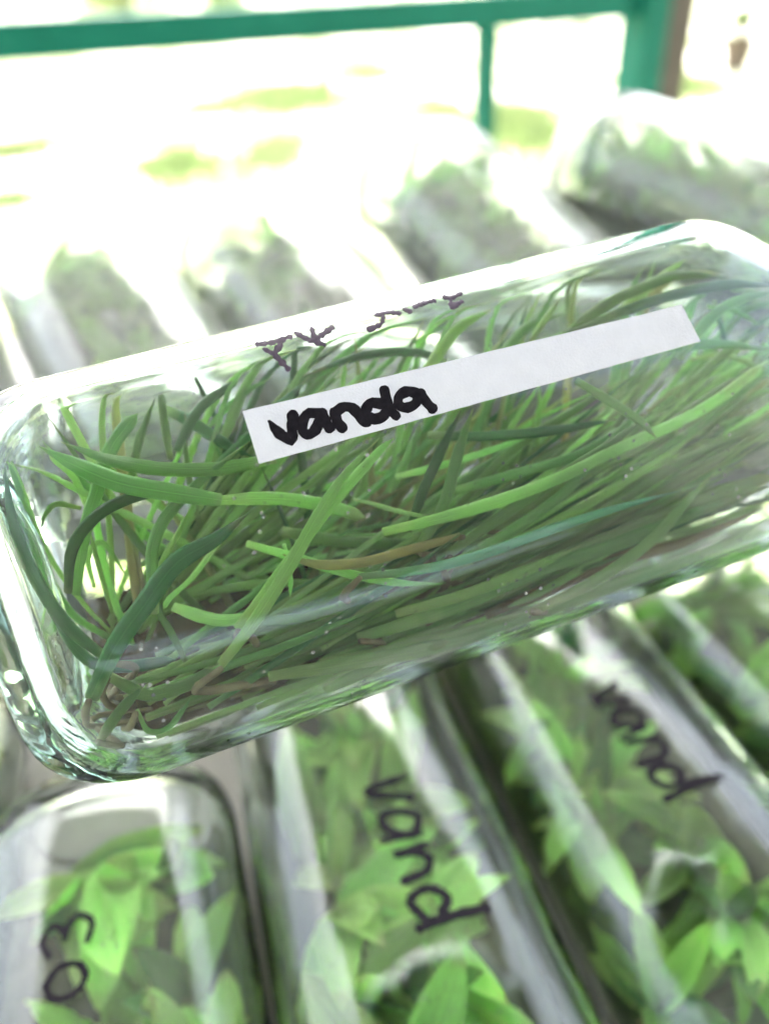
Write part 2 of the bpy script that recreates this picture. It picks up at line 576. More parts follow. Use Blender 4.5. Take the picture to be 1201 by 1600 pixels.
def cap_mesh():
    v, f = [], []
    cnt = 48
    prof = [(TOT - 0.016, 0.0163), (TOT - 0.016, 0.0175), (TOT + 0.001, 0.0175), (TOT + 0.0025, 0.0160), (TOT + 0.003, 0.0)]
    rows = []
    for x, r in prof:
        rows.append(range(len(v), len(v) + cnt))
        for i in range(cnt):
            rr = r * (1 + (0.018 if i % 2 and r > 0.017 else 0))
            t = 2 * math.pi * i / cnt
            v.append((x, rr * math.cos(t), rr * math.sin(t)))
    for r0, r1 in zip(rows, rows[1:]):
        for i in range(cnt):
            f.append((r0[i], r0[(i + 1) % cnt], r1[(i + 1) % cnt], r1[i]))
    return mesh_of('cap', v, f, [M['cap']], smooth=False)


def agar_mesh(seed, top=-0.0105, tilt=0.0, x1=0.135, smax=1.0):
    """Set gel filling the low side of a lying bottle; its surface slightly uneven."""
    r = random.Random(seed)
    v, f = [], []
    nx, ny = 26, 14
    rows = []
    for i in range(nx + 1):
        x = lerp(FLOOR + 0.0045, x1, i / nx)
        a, b_, n = inner_at(x)
        a -= 0.0004; b_ -= 0.0004
        fade = 1.0 if i < nx - 5 else (nx - i) / 5
        lo, hi = [], []
        for j in range(ny + 1):
            s = lerp(-1, smax, j / ny)
            y = a * s * 0.985
            zb = -b_ * max(0.0, 1 - abs(y / a) ** n) ** (1 / n)
            zt = lerp(-b_ + 0.002, top + tilt * s, fade) + 0.0012 * noise.noise((x * 90, y * 90, seed))
            zt = max(zt, zb + 0.00005)
            lim = b_ * max(0.0, 1 - abs(y / a) ** n) ** (1 / n)
            zt = min(zt, lim)
            lo.append(len(v)); v.append((x, y, zb))
            hi.append(len(v)); v.append((x, y, zt))
        rows.append((lo, hi))
    for (l0, h0), (l1, h1) in zip(rows, rows[1:]):
        for j in range(ny):
            f.append((h0[j], h1[j], h1[j + 1], h0[j + 1]))
            f.append((l0[j], l0[j + 1], l1[j + 1], l1[j]))
        f.append((l0[0], l1[0], h1[0], h0[0])); f.append((l0[ny], h0[ny], h1[ny], l1[ny]))
    for (l, h), fl in ((rows[0], False), (rows[-1], True)):
        for j in range(ny):
            f.append((l[j], h[j], h[j + 1], l[j + 1]))
    return mesh_of('agar', v, f, [M['agar']], recalc=True)


# ------------------------------------------------------------------ leaves
def blade_mesh(name, pts, width, mat, seg=18, thick=0.34, normal=Vector((0, 0, 1)), blunt=False, twist=0.0, chan=0.5):
    """Thick channelled strap leaf along pts."""
    C = spline(pts, seg)
    v, f, uvs = [], [], []
    ns = 8
    up_ = Vector(normal)
    for i, c in enumerate(C):
        t = i / seg
        d = (C[min(i + 1, seg)] - C[max(i - 1, 0)]).normalized()
        side = d.cross(up_)
        if side.length < 1e-6:
            side = Vector((0, 1, 0))
        side.normalize()
        nn = side.cross(d).normalized()
        a = twist * t
        s2 = side * math.cos(a) + nn * math.sin(a); n2 = nn * math.cos(a) - side * math.sin(a)
        up_ = nn
        w = width * 0.5 * (0.72 + 0.28 * smooth(t / 0.25))
        tip0 = 0.86 if blunt else 0.62
        if t > tip0:
            q = (t - tip0) / (1 - tip0)
            w *= math.sqrt(max(0.0, 1 - q ** 2.2)) if blunt else (1 - q ** 1.5) 
        w = max(w, 0.00008)
        for k in range(ns):
            th = 2 * math.pi * k / ns
            u = math.cos(th); h = math.sin(th) * thick
            if math.sin(th) > 0.3:
                h -= chan * thick * (1 - abs(u))
            v.append(c + s2 * (u * w) + n2 * (h * w))
            uvs.append((0.5 + 0.5 * u, t))
    for i in range(seg):
        for k in range(ns):
            f.append((i * ns + k, i * ns + (k + 1) % ns, (i + 1) * ns + (k + 1) % ns, (i + 1) * ns + k))
    f.append(tuple(range(ns))[::-1]); f.append(tuple(range(seg * ns, seg * ns + ns)))
    me = mesh_of(name, v, f, [mat])
    ul = me.uv_layers.new(name='UVMap')
    for lp in me.loops:
        ul.data[lp.index].uv = uvs[lp.vertex_index]
    return me


def broad_leaf_mesh(name, length, width, mat, bend, cup=0.35, seg=10, tipx=1.0):
    """Pointed oval leaf growing along +X from the origin, arching by bend, folded along its midrib, with real thickness."""
    v, f, uvs = [], [], []
    nc = 6
    th = 0.00035
    ang = 0.0
    pos = Vector((0, 0, 0))
    rows = []
    for i in range(seg + 1):
        t = i / seg
        ang = bend * t
        d = Vector((math.cos(ang), 0, math.sin(ang)))
        nrm = Vector((-math.sin(ang), 0, math.cos(ang)))
        if i:
            pos = pos + d * (length / seg)
        w = width * 0.5 * (math.sin(math.pi * min(1, t * 0.93 + 0.07) ** 0.85)) ** 0.75 if t < 1 else 0.00005
        w = max(w, 0.00005)
        for sgn in (1, -1):
            for k in range(nc + 1):
                s = k / nc * 2 - 1
                p = pos + Vector((0, s * w, 0)) + nrm * (abs(s) ** 1.4 * w * cup + sgn * th * (1 - 0.6 * abs(s)))
                v.append(p); uvs.append((0.5 + 0.5 * s, t))
    R = 2 * (nc + 1)
    for i in range(seg):
        for k in range(nc):
            a = i * R + k
            f.append((a, a + R, a + R + 1, a + 1))
            b_ = a + nc + 1
            f.append((b_, b_ + 1, b_ + R + 1, b_ + R))
        a = i * R
        f.append((a, a + nc + 1, a + R + nc + 1, a + R))
        a += nc
        f.append((a, a + R, a + R + nc + 1, a + nc + 1))
    me = mesh_of(name, v, f, [mat])
    ul = me.uv_layers.new(name='UVMap')
    for lp in me.loops:
        ul.data[lp.index].uv = uvs[lp.vertex_index]
    return me


def stroke_mesh(name, strokes, width, zfun, mat, lift=0.00012, rough=0.06, seed=1):
    """Hand-written marker strokes as thin raised ribbons lying on a surface z = zfun(x, y)."""
    r = random.Random(seed)
    v, f = [], []
    for k, st in enumerate(strokes):
        pts = [Vector((p[0], p[1], 0)) for p in st]
        n = max(6, int(sum((pts[i + 1] - pts[i]).length for i in range(len(pts) - 1)) / (width * 0.3)))
        C = spline(pts, n)
        hgt = lift + 0.000012 * k
        # round end caps
        d0 = (C[0] - C[1]).normalized(); d1 = (C[-1] - C[-2]).normalized()
        C = [C[0] + d0 * width * 0.42, C[0] + d0 * width * 0.25] + C + [C[-1] + d1 * width * 0.25, C[-1] + d1 * width * 0.42]
        m_ = len(C)
        base = len(v)
        for i, c in enumerate(C):
            d = (C[min(i + 1, m_ - 1)] - C[max(i - 1, 0)]).normalized()
            s = Vector((-d.y, d.x, 0))
            w = width * 0.5 * (1 + rough * (r.random() * 2 - 1))
            if i in (0, m_ - 1):
                w *= 0.45
            elif i in (1, m_ - 2):
                w *= 0.85
            for q in (-1, -0.5, 0, 0.5, 1):
                p = c + s * w * q
                z = zfun(p.x, p.y) + (hgt if abs(q) < 0.9 else 0.00002)
                v.append((p.x, p.y, z))
        for i in range(m_ - 1):
            for q in range(4):
                a = base + i * 5 + q
                f.append((a, a + 1, a + 6, a + 5))
    return mesh_of(name, v, f, [mat], recalc=False)


def glass_z(x, y):
    a, b_, n = outer_at(x)
    return b_ * max(0.0, 1 - min(1, abs(y / a)) ** n) ** (1 / n)


# ------------------------------------------------------------------ the bottle held up to the camera
# leaf centre lines in millimetres: along the bottle, across it, towards the front
LEAVES=[
('A','deep',0.0048,[(13.6,-18.6,16.5),(20.1,-11.3,16.5),(26.8,-5.9,16.5),(34.0,-0.6,16.5),(42.1,1.5,16.5),(48.8,4.3,16.5)]),
('A','mid',0.0046,[(44.7,7.7,13.0),(37.0,11.4,13.0),(29.1,15.5,13.0),(22.8,20.5,13.0),(18.0,25.1,13.0)]),
('A','mid',0.0038,[(56.7,12.4,10.0),(45.8,13.4,10.0),(36.0,16.3,10.0),(28.0,20.3,10.0),(21.1,25.4,10.0)]),
('A','deep',0.0031,[(13.0,-0.6,9.0),(16.8,6.6,9.0),(22.7,11.1,9.0),(29.0,12.6,9.0),(34.7,12.3,9.0),(41.1,9.6,9.0)]),
('A','mid',0.0036,[(12.7,-1.9,3.0),(17.8,7.1,3.0),(23.3,15.5,3.0),(28.5,22.8,3.0),(34.9,27.9,3.0)]),
('A','deep',0.0034,[(17.1,-14.2,12.0),(13.2,-6.8,12.0),(10.6,0.6,12.0),(9.1,8.1,12.0),(9.6,16.1,12.0),(11.5,23.6,12.0)]),
('A','mid',0.0031,[(27.2,-8.9,10.0),(29.0,-2.1,10.0),(30.9,3.5,10.0),(35.3,8.2,10.0),(43.2,12.6,10.0),(53.0,16.7,10.0)]),
('A','light',0.0017,[(29.8,-3.4,6.0),(31.4,-0.1,6.0),(35.8,4.2,6.0),(39.4,8.2,6.0)]),
('A','mid',0.0034,[(15.9,-17.3,10.0),(21.8,-22.5,10.0),(28.7,-23.2,10.0),(34.5,-22.1,10.0)]),
('A','deep',0.0031,[(8.3,-1.7,7.0),(10.7,-8.7,7.0),(13.5,-14.4,7.0),(19.7,-17.1,7.0),(28.2,-18.6,7.0)]),
('A','mid',0.0026,[(11.6,-27.1,13.0),(16.8,-22.9,13.0),(22.2,-20.0,13.0)]),
('A','mid',0.0016,[(18.4,-25.6,8.0),(19.6,-29.2,8.0),(22.9,-30.2,8.0),(26.6,-28.0,8.0),(29.1,-25.7,8.0)]),
('A','mid',0.0019,[(29.3,-20.9,4.0),(28.5,-13.5,4.0),(27.8,-8.7,4.0),(30.0,-3.0,4.0)]),
('B','light',0.0019,[(19.7,12.7,-4.0),(19.1,20.0,-4.0),(15.8,25.3,-4.0)]),
('B','mid',0.0017,[(18.2,13.8,-4.0),(14.5,15.8,-4.0),(11.5,14.9,-4.0),(8.6,11.9,-4.0)]),
('B','deep',0.0029,[(39.5,19.5,-4.0),(46.1,26.3,-4.0),(55.4,30.5,-4.0)]),
('B','deep',0.0034,[(39.2,29.5,-6.0),(44.2,24.3,-6.0),(48.6,19.0,-6.0),(53.9,14.1,-6.0)]),
('B','mid',0.0022,[(37.9,18.7,-6.0),(39.1,27.1,-6.0),(40.0,32.2,-6.0)]),
('B','mid',0.0024,[(27.7,13.6,-8.0),(32.3,22.4,-8.0),(38.4,31.5,-8.0)]),
('B','tan',0.0014,[(24.6,-7.4,-8.0),(25.9,1.2,-8.0),(26.0,8.0,-8.0)]),
('B','light',0.0016,[(42.6,0.1,4.0),(35.5,-4.8,4.0),(30.4,-7.3,4.0),(28.7,-8.8,4.0)]),
('B','light',0.0017,[(15.2,-2.2,-8.0),(16.5,4.2,-8.0),(20.2,5.7,-8.0),(22.8,-2.6,-8.0)]),
('B','mid',0.0019,[(47.1,23.0,-8.0),(54.6,27.2,-8.0),(62.1,29.4,-8.0)]),
('B','deep',0.0029,[(44.9,13.8,-2.0),(52.7,17.6,-2.0),(60.8,22.1,-2.0),(69.0,26.7,-2.0)]),
('B','light',0.0014,[(17.7,-7.9,-4.0),(18.4,2.5,-4.0),(19.1,8.9,-4.0)]),
('C','light',0.0032,[(36.0,-20.6,17.0),(44.4,-14.2,17.0),(52.5,-7.1,17.0),(59.3,-0.7,17.0),(66.7,5.6,17.0),(75.1,10.5,17.0)]),
('C','light',0.0029,[(40.5,-15.8,14.0),(49.8,-9.0,14.0),(57.8,-2.9,14.0),(65.8,2.8,14.0),(75.2,8.3,14.0),(78.5,9.8,14.0)]),
('C','mid',0.0032,[(77.4,-12.6,12.0),(85.0,-5.5,12.0),(91.0,3.2,12.0),(96.1,11.0,12.0)]),
('C','deep',0.0029,[(78.3,-8.9,8.0),(83.4,-1.1,8.0),(89.5,5.2,8.0),(95.6,11.6,8.0)]),
('C','mid',0.0024,[(78.2,-0.8,2.0),(84.8,6.9,2.0),(88.3,11.5,2.0)]),
('C','yellow',0.0029,[(86.7,-12.3,13.0),(76.1,-11.6,13.0),(65.8,-10.9,13.0),(57.6,-8.5,13.0),(52.4,-5.0,13.0)]),
('C','light',0.0024,[(46.8,-1.4,12.0),(54.6,-6.4,12.0),(63.0,-12.2,12.0),(72.0,-17.1,12.0),(80.6,-20.2,12.0)]),
('C','light',0.0034,[(44.2,7.8,10.0),(53.3,5.5,10.0),(62.3,1.6,10.0),(69.8,-3.3,10.0)]),
('C','pale',0.0012,[(68.8,0.7,12.0),(76.0,-3.8,12.0),(83.6,-7.9,12.0)]),
('C','mid',0.0029,[(41.9,-16.1,8.0),(52.7,-18.5,8.0),(64.6,-18.5,8.0),(75.8,-17.5,8.0)]),
('C','pale',0.0034,[(30.4,-9.3,6.0),(35.5,-12.9,6.0),(39.9,-14.8,6.0),(45.0,-14.9,6.0)]),
('C','mid',0.0036,[(54.5,-1.8,2.0),(68.8,-8.7,2.0),(87.1,-14.7,2.0)]),
('C','light',0.0014,[(53.6,-3.6,11.0),(52.7,-9.7,11.0),(51.5,-13.7,11.0)]),
('D','mid',0.0032,[(82.8,-15.2,14.0),(93.6,-11.3,14.0),(106.0,-7.8,14.0),(120.3,-3.9,14.0),(132.2,0.3,14.0)]),
('D','mid',0.0036,[(81.4,-17.5,12.0),(94.7,-15.1,12.0),(110.6,-10.5,12.0),(123.2,-3.2,12.0),(139.9,6.1,12.0)]),
('D','light',0.0036,[(72.2,-7.0,13.0),(88.1,-7.7,13.0),(106.6,-7.3,13.0),(123.7,-4.8,13.0),(144.7,-2.3,13.0),(164.7,3.8,13.0)]),
('D','mid',0.0034,[(93.2,-13.4,10.0),(115.3,-8.4,10.0),(133.0,-5.8,10.0),(152.6,0.2,10.0),(168.7,3.3,10.0)]),
('D','mid',0.0029,[(88.2,-3.8,8.0),(102.6,-4.0,8.0),(117.6,-4.1,8.0),(135.8,-0.7,8.0)]),
('D','deep',0.0029,[(87.6,8.4,8.0),(99.4,4.9,8.0),(114.8,2.0,8.0),(128.3,0.6,8.0)]),
('D','mid',0.0026,[(118.4,10.8,16.0),(123.1,4.5,16.0),(127.6,-0.7,16.0),(131.1,-5.0,16.0)]),
('D','light',0.0024,[(79.4,2.2,6.0),(93.4,1.8,6.0),(111.4,2.6,6.0)]),
('D','mid',0.0034,[(117.2,15.5,11.0),(130.3,13.8,11.0),(151.5,10.6,11.0),(168.3,5.0,11.0)]),
('D','mid',0.0029,[(91.1,-7.4,5.0),(105.4,0.9,5.0),(118.6,4.3,5.0),(132.2,7.8,5.0)]),
('D','light',0.0017,[(104.8,2.6,4.0),(109.1,7.0,4.0),(115.3,12.3,4.0)]),
('F','teal',0.0026,[(64.5,-13.2,16.0),(76.7,-15.4,16.0),(89.9,-16.3,16.0),(102.7,-15.8,16.0),(118.7,-15.9,16.0),(133.6,-16.7,16.0)]),
('F','olive',0.0029,[(96.1,-31.5,14.0),(111.7,-28.5,14.0),(125.0,-24.4,14.0),(134.0,-20.2,14.0),(144.6,-15.6,14.0)]),
('F','olive',0.0043,[(73.1,-24.4,10.0),(89.5,-25.8,10.0),(107.8,-23.5,10.0),(126.7,-22.3,10.0),(148.0,-21.6,10.0),(161.7,-21.2,10.0)]),
('F','mid',0.0041,[(61.7,-25.4,12.0),(80.5,-25.2,12.0),(97.8,-24.2,12.0),(118.7,-24.0,12.0),(137.9,-22.9,12.0),(159.5,-22.8,12.0)]),
('F','olive',0.0041,[(53.5,-28.4,9.0),(71.5,-30.7,9.0),(93.7,-32.9,9.0),(117.6,-33.8,9.0),(140.2,-33.9,9.0),(160.2,-29.7,9.0)]),
('F','olive',0.0036,[(43.5,-26.9,11.0),(60.7,-29.2,11.0),(81.5,-32.5,11.0),(101.7,-32.5,11.0)]),
('F','mid',0.0029,[(52.6,-33.9,12.0),(59.9,-31.3,12.0),(68.1,-30.5,12.0),(78.7,-31.3,12.0)]),
('F','brown',0.0041,[(89.5,-31.2,6.0),(103.3,-30.2,6.0),(120.9,-28.7,6.0),(136.9,-30.1,6.0),(161.5,-28.6,6.0)]),
('F','mid',0.0038,[(89.4,-19.1,8.0),(113.4,-18.3,8.0),(138.7,-13.0,8.0),(166.5,-10.6,8.0)]),
('F','olive',0.0036,[(98.8,-19.8,6.0),(123.2,-15.6,6.0),(149.0,-11.5,6.0),(169.0,-8.0,6.0)]),
('F','light',0.0029,[(70.1,-22.9,13.0),(83.5,-23.4,13.0),(97.8,-22.7,13.0),(109.9,-21.2,13.0)]),
('E','light',0.0034,[(87.8,17.1,2.0),(96.5,24.4,2.0),(102.1,28.5,2.0),(109.3,30.2,2.0)]),
('E','mid',0.0029,[(102.5,14.9,0.0),(110.3,20.6,-0.0),(117.7,24.9,-0.0),(127.4,25.7,-0.0)]),
('E','pale',0.0018,[(115.8,21.6,6.0),(119.2,24.9,6.0),(123.9,28.5,6.0)]),
('E','mid',0.0034,[(116.6,18.2,8.0),(130.4,23.8,8.0),(142.0,25.9,8.0),(151.7,26.2,8.0),(164.0,22.8,8.0)]),
('E','deep',0.0031,[(121.7,20.4,11.0),(137.4,22.1,11.0),(151.6,22.2,11.0),(162.8,21.0,11.0),(172.0,17.9,11.0)]),
('E','mid',0.0032,[(144.0,9.2,12.0),(152.2,15.5,12.0),(161.0,17.6,12.0),(171.8,17.2,12.0)]),
('E','mid',0.0018,[(154.0,15.5,4.0),(156.9,21.3,4.0)]),
('E','deep',0.0016,[(166.1,20.2,-0.0),(164.8,13.0,-0.0),(164.4,8.0,0.0)]),
('E','mid',0.0016,[(162.5,19.0,2.0),(168.5,15.4,2.0),(173.4,10.9,2.0)]),
('E','mid',0.0036,[(105.5,19.7,-0.0),(117.8,19.7,-0.0),(132.9,22.2,-0.0),(143.1,23.4,-0.0)]),
('E','light',0.0029,[(138.3,22.6,2.0),(149.6,27.2,2.0),(157.6,30.5,2.0)]),
('E','deep',0.0029,[(99.6,23.0,-2.0),(91.8,26.6,-2.0),(80.7,28.5,-2.0),(67.7,27.0,-2.0)]),
('E','light',0.0014,[(76.4,23.3,-6.0),(78.4,28.4,-6.0)]),
('E','mid',0.0016,[(79.1,22.6,-6.0),(84.9,27.4,-6.0)]),
('E','mid',0.0018,[(67.4,22.6,-4.0),(71.6,28.8,-4.0)]),
('E','mid',0.0026,[(55.9,18.4,-6.0),(65.0,25.6,-6.0),(75.8,28.4,-6.0)]),
('E','light',0.0017,[(154.3,8.4,2.0),(162.6,7.0,2.0),(171.5,1.0,2.0)]),
('E','mid',0.0026,[(147.3,1.0,4.0),(159.2,6.8,4.0),(172.6,10.9,4.0)])]
VANDA= [[(55.3, 18.58), (56.81, 16.56), (58.76, 14.38), (59.64, 16.45), (60.46, 18.55)], [(64.6, 17.63), (62.99, 18.01), (61.68, 16.81), (61.24, 15.39), (61.9, 14.52), (63.25, 14.83), (64.65, 16.3), (65.26, 17.54)], [(65.35, 17.52), (65.57, 15.74), (65.99, 14.53)], [(67.58, 17.06), (67.62, 15.17), (68.12, 13.94)], [(67.68, 16.88), (69.29, 17.47), (70.73, 16.96), (71.58, 15.59), (71.88, 14.47), (72.71, 13.83)], [(76.01, 16.28), (74.4, 16.84), (73.28, 16.07), (73.04, 14.88), (74.13, 13.92), (75.79, 14.03), (76.85, 15.01)], [(77.43, 18.45), (77.27, 16.64), (77.36, 14.87), (78.08, 13.5)], [(83.01, 16.31), (81.38, 17.13), (79.66, 16.63), (79.18, 15.23), (80.32, 14.35), (82.05, 14.55), (83.24, 15.67)], [(83.74, 16.18), (84.19, 14.45), (85.04, 12.88)]]
CODE= [[(58.66, 32.5), (61.45, 32.05), (64.73, 32.34)], [(59.55, 31.13), (60.78, 29.62), (62.26, 26.52)], [(60.91, 30.01), (62.55, 31.29)], [(65.93, 32.83), (67.43, 31.02), (69.77, 29.28)], [(72.51, 32.09), (69.84, 31.01), (67.63, 30.52)], [(68.98, 32.88), (68.58, 30.69)], [(78.59, 29.92), (81.07, 30.36), (82.27, 31.65)], [(81.11, 32.32), (83.41, 32.28), (85.39, 31.56)], [(86.7, 32.06), (87.43, 31.37)], [(88.64, 32.09), (90.05, 32.32)], [(90.73, 32.38), (92.7, 32.41)], [(94.97, 32.56), (96.22, 32.04), (98.22, 32.48)], [(95.69, 31.46), (95.26, 30.15)], [(95.26, 30.15), (97.5, 30.71)]]
AX = Vector((0.94390581, 0.32034157, 0.08014422)); AY = Vector((-0.23623560, 0.48549931, 0.84171442)); AZ = Vector((0.23072615, -0.81343205, 0.53394170))
HORIGIN = (-0.072942, 0.109077, 0.985593)
STRIP = [(52.3, 21.37), (139.54, 19.15), (141.31, 11.25), (52.35, 11.94)]     # corners of the paper strip on the bottle face, mm
HM = Matrix.Identity(4)
for i in range(3):
    HM[i][0], HM[i][1], HM[i][2] = AX[i], AY[i], AZ[i]
HM[0][3], HM[1][3], HM[2][3] = HORIGIN
hero = empty('glass_bottle')
hero.matrix_world = HM
tag(hero, 'clear flat bottle held in front, packed with long strap leaves, white paper strip on it', 'bottle')
link('glass', bottle_mesh('hero_glass', 160, M['glass']), hero)
capm = cap_mesh()
link('cap', capm, hero)


def held(name):
    e = empty(name)
    e.matrix_world = HM
    return e


# paper strip, following the slightly domed face
def strip():
    c = STRIP
    c = [(x / 1000, y / 1000) for x, y in c]
    v, f = [], []
    nx, ny = 40, 6
    for lay in (0.00032, 0.00010):
        for j in range(ny + 1):
            for i in range(nx + 1):
                s, t_ = i / nx, j / ny
                x = lerp(lerp(c[0][0], c[1][0], s), lerp(c[3][0], c[2][0], s), t_)
                y = lerp(lerp(c[0][1], c[1][1], s), lerp(c[3][1], c[2][1], s), t_)
                x += 0.00009 * noise.noise((i * 0.9, j * 1.3, 4.0)) * (i in (0, nx)); y += 0.00009 * noise.noise((i * 1.7, j * 0.3, 9.0)) * (j in (0, ny))
                v.append((x, y, glass_z(x, y) + lay + 0.0007 * smooth((s - 0.9) / 0.1) + 0.0003 * smooth((0.06 - s) / 0.06) + 0.00008 * noise.noise((x * 90, y * 120, 2.0))))
    W = nx + 1; K = W * (ny + 1)
    for j in range(ny):
        for i in range(nx):
            a = j * W + i
            f.append((a, a + W, a + W + 1, a + 1)); f.append((K + a, K + a + 1, K + a + W + 1, K + a + W))
    edge = [i for i in range(W)] + [j * W + nx for j in range(1, ny + 1)] + [ny * W + i for i in range(nx - 1, -1, -1)] + [j * W for j in range(ny - 1, 0, -1)]
    for a, b_ in zip(edge, edge[1:] + edge[:1]):
        f.append((a, b_, K + b_, K + a))
    return mesh_of('paper_label', v, f, [M['paper']], smooth=False, recalc=True)


pl = held('paper_label')
tag(pl, 'white paper strip with the handwritten word vanda stuck on the front bottle', 'label')
link('paper', strip(), pl)
link('lettering', stroke_mesh('vanda', [[(x / 1000, y / 1000) for x, y in s] for s in VANDA], 0.00196, lambda x, y: glass_z(x, y) + 0.00034, M['ink'], lift=0.00006, rough=0.12), pl)
link('marker_code', stroke_mesh('code', [[(x / 1000, y / 1000) for x, y in s] for s in CODE], 0.0010, glass_z, M['ink_glass'], lift=0.00003, rough=0.45), hero)

# gel along the low back side
ag = link('agar', agar_mesh(3, top=-0.0165, tilt=-0.011, smax=-0.15), None)
ag.matrix_world = HM
ag.name = 'agar_medium'
tag(ag, 'dark brown gel lining the back of the front bottle', 'agar')

# seedlings
PLANTS = {
    'A': ('long deep green strap leaved seedling at the base end of the front bottle', []),
    'B': ('small pale seedling at the back of the front bottle, left of the paper strip', []),
    'C': ('light green seedling with crossing leaves and one yellow leaf under the word vanda', []),
    'D': ('seedling with broad green straps fanning right below the plain end of the strip', []),
    'F': ('olive seedling with long straps pressed along the lower side of the front bottle', []),
    'E': ('seedling with arching leaves above and right of the paper strip', []),
}
for pl_, col_, w_, pts_ in LEAVES:
    PLANTS[pl_][1].append((col_, w_, pts_))
for key, (lab, lv) in PLANTS.items():
    e = held('orchid_seedling')
    tag(e, lab, 'seedling', 'seedlings in the front bottle')
    for (c, w, pts) in lv:
        P = [Vector(p) / 1000 for p in pts]
        # slight depth wander, then keep inside the glass
        n0 = RNG.random() * 50
        Q = []
        for k, p in enumerate(P):
            t_ = k / max(1, len(P) - 1)
            z = p.z + 0.0022 * noise.noise((n0 + t_ * 2.2, 0.3, 1.7)) - (0.002 if k == 0 else 0)
            Q.append(clamp_in((p.x, p.y, z), 0.0006 + w * 0.2))
        nrm = Vector((0, RNG.uniform(-0.35, 0.35), 1)).normalized()
        link('leaf', blade_mesh('strap_leaf', Q, w * 0.74, M[c], normal=nrm, blunt=RNG.random() < 0.3, twist=RNG.uniform(-0.5, 0.5), thick=RNG.uniform(0.6, 0.95), chan=RNG.uniform(0.15, 0.6)), e)
    # roots into the gel
    for k in range(5):
        low = [q for q in lv if q[2][0][1] < -10]
        if not low:
            break
        src = Vector(low[k % len(low)][2][0]) / 1000
        q = [src, src + Vector((RNG.uniform(-.006, .006), -0.004, -0.006)), src + Vector((RNG.uniform(-.012, .012), -0.010, -0.016)), src + Vector((RNG.uniform(-.02, .02), -0.014, -0.026))]
        q = [clamp_in(p, 0.001) for p in q]
        link('root', blade_mesh('root', q, 0.0016, M['root'], seg=10, thick=1.0, chan=0.0), e)

# thicket of further seedlings behind them
r2 = random.Random(5)
for k in range(13):
    e = held('orchid_seedling')
    u0 = 0.018 + k * 0.0095
    tag(e, 'further strap leaved seedling in the green thicket at the back of the front bottle', 'seedling', 'seedlings at the back of the front bottle')
    y0 = r2.uniform(-0.030, -0.004)
    for j in range(17):
        L = r2.uniform(0.035, 0.085)
        a = r2.uniform(0.05, 1.0) if r2.random() < 0.8 else r2.uniform(1.2, 2.4)
        if u0 > 0.07:
            a *= 0.6
        z0 = -0.012
        pts = []
        curv = r2.uniform(-0.55, 0.3)
        x, y, z = u0 + r2.uniform(-.004, .004), y0 + r2.uniform(-.004, .004), z0
        for s in range(6):
            pts.append(clamp_in((x, y, z), 0.0012))
            x += math.cos(a) * L / 5; y += math.sin(a) * L / 5; z += r2.uniform(-0.001, 0.0032)
            z = min(z, 0.004)
            a += curv / 5
        c = r2.choice(['deep', 'mid', 'mid', 'olive', 'light', 'light', 'pale', 'tan'])
        w = r2.uniform(0.0010, 0.0023)
        link('leaf', blade_mesh('strap_leaf', pts, w, M[c], seg=14, normal=Vector((0, r2.uniform(-.5, .5), 1)), twist=r2.uniform(-1, 1), thick=0.7, chan=0.35), e)

for k in range(7):
    e = held('orchid_seedling')
    tag(e, 'low strap leaved seedling pressed along the bottom side of the front bottle', 'seedling', 'seedlings along the bottom side of the front bottle')
    u0 = 0.022 + k * 0.014
    for j in range(13):
        L = r2.uniform(0.045, 0.10)
        a = r2.uniform(-0.08, 0.42)
        curv = r2.uniform(-0.2, 0.25)
        x, y, z = u0 + r2.uniform(-.006, .006), r2.uniform(-0.036, -0.018), r2.uniform(-0.008, 0.006)
        pts = []
        for s in range(6):
            pts.append(clamp_in((x, y, z), 0.0012))
            x += math.cos(a) * L / 5; y += math.sin(a) * L / 5; z += r2.uniform(-0.0005, 0.002)
            a += curv / 5
        link('leaf', blade_mesh('strap_leaf', pts, r2.uniform(0.0010, 0.0024), M[r2.choice(['mid', 'olive', 'light', 'mid', 'deep', 'light', 'olive', 'pale', 'light'])], seg=14, normal=Vector((0, r2.uniform(-.5, .5), 1)), twist=r2.uniform(-1, 1), thick=0.7, chan=0.35), e)

# ------------------------------------------------------------------ bottles lying on the benches
HA, HB, NEXP = 0.0430, 0.0340, 2.5
BODY, SHO, TOT = 0.215, 0.262, 0.315
lowglass = bottle_mesh('bench_bottle_glass', 96, M['glass_far'], knurl=True)
capm2 = cap_mesh()
BROAD = []
for i in range(14):
    L = RNG.uniform(0.028, 0.050)
    BROAD.append(broad_leaf_mesh('oval_leaf', L, L * RNG.uniform(0.26, 0.42), M[('broad', 'broad_light', 'broad_light', 'broad_dark', 'broad', 'broad_light')[i % 6]], RNG.uniform(-1.7, 0.8), RNG.uniform(0.25, 0.75)))
M['gel'] = principled('pale_gel', [(0.3, (0.05, 0.065, 0.022)), (0.55, (0.10, 0.12, 0.045)), (0.75, (0.18, 0.18, 0.09))], scale=90, rough=0.3, bump=0.5, bscale=160)
M['agar'] = M['gel']
AGAR = [agar_mesh(20 + i, top=-0.0235, x1=0.20) for i in range(2)]


def frame(loc, az, roll=0.0, tilt=0.0):
    """bottle lying flat: its neck points along azimuth az (degrees from -Y towards +X)"""
    A = Matrix.Rotation(rad(az - 90), 4, 'Z') @ Matrix.Rotation(rad(tilt), 4, 'Y') @ Matrix.Rotation(rad(roll), 4, 'X')
    return Matrix.Translation(loc) @ A


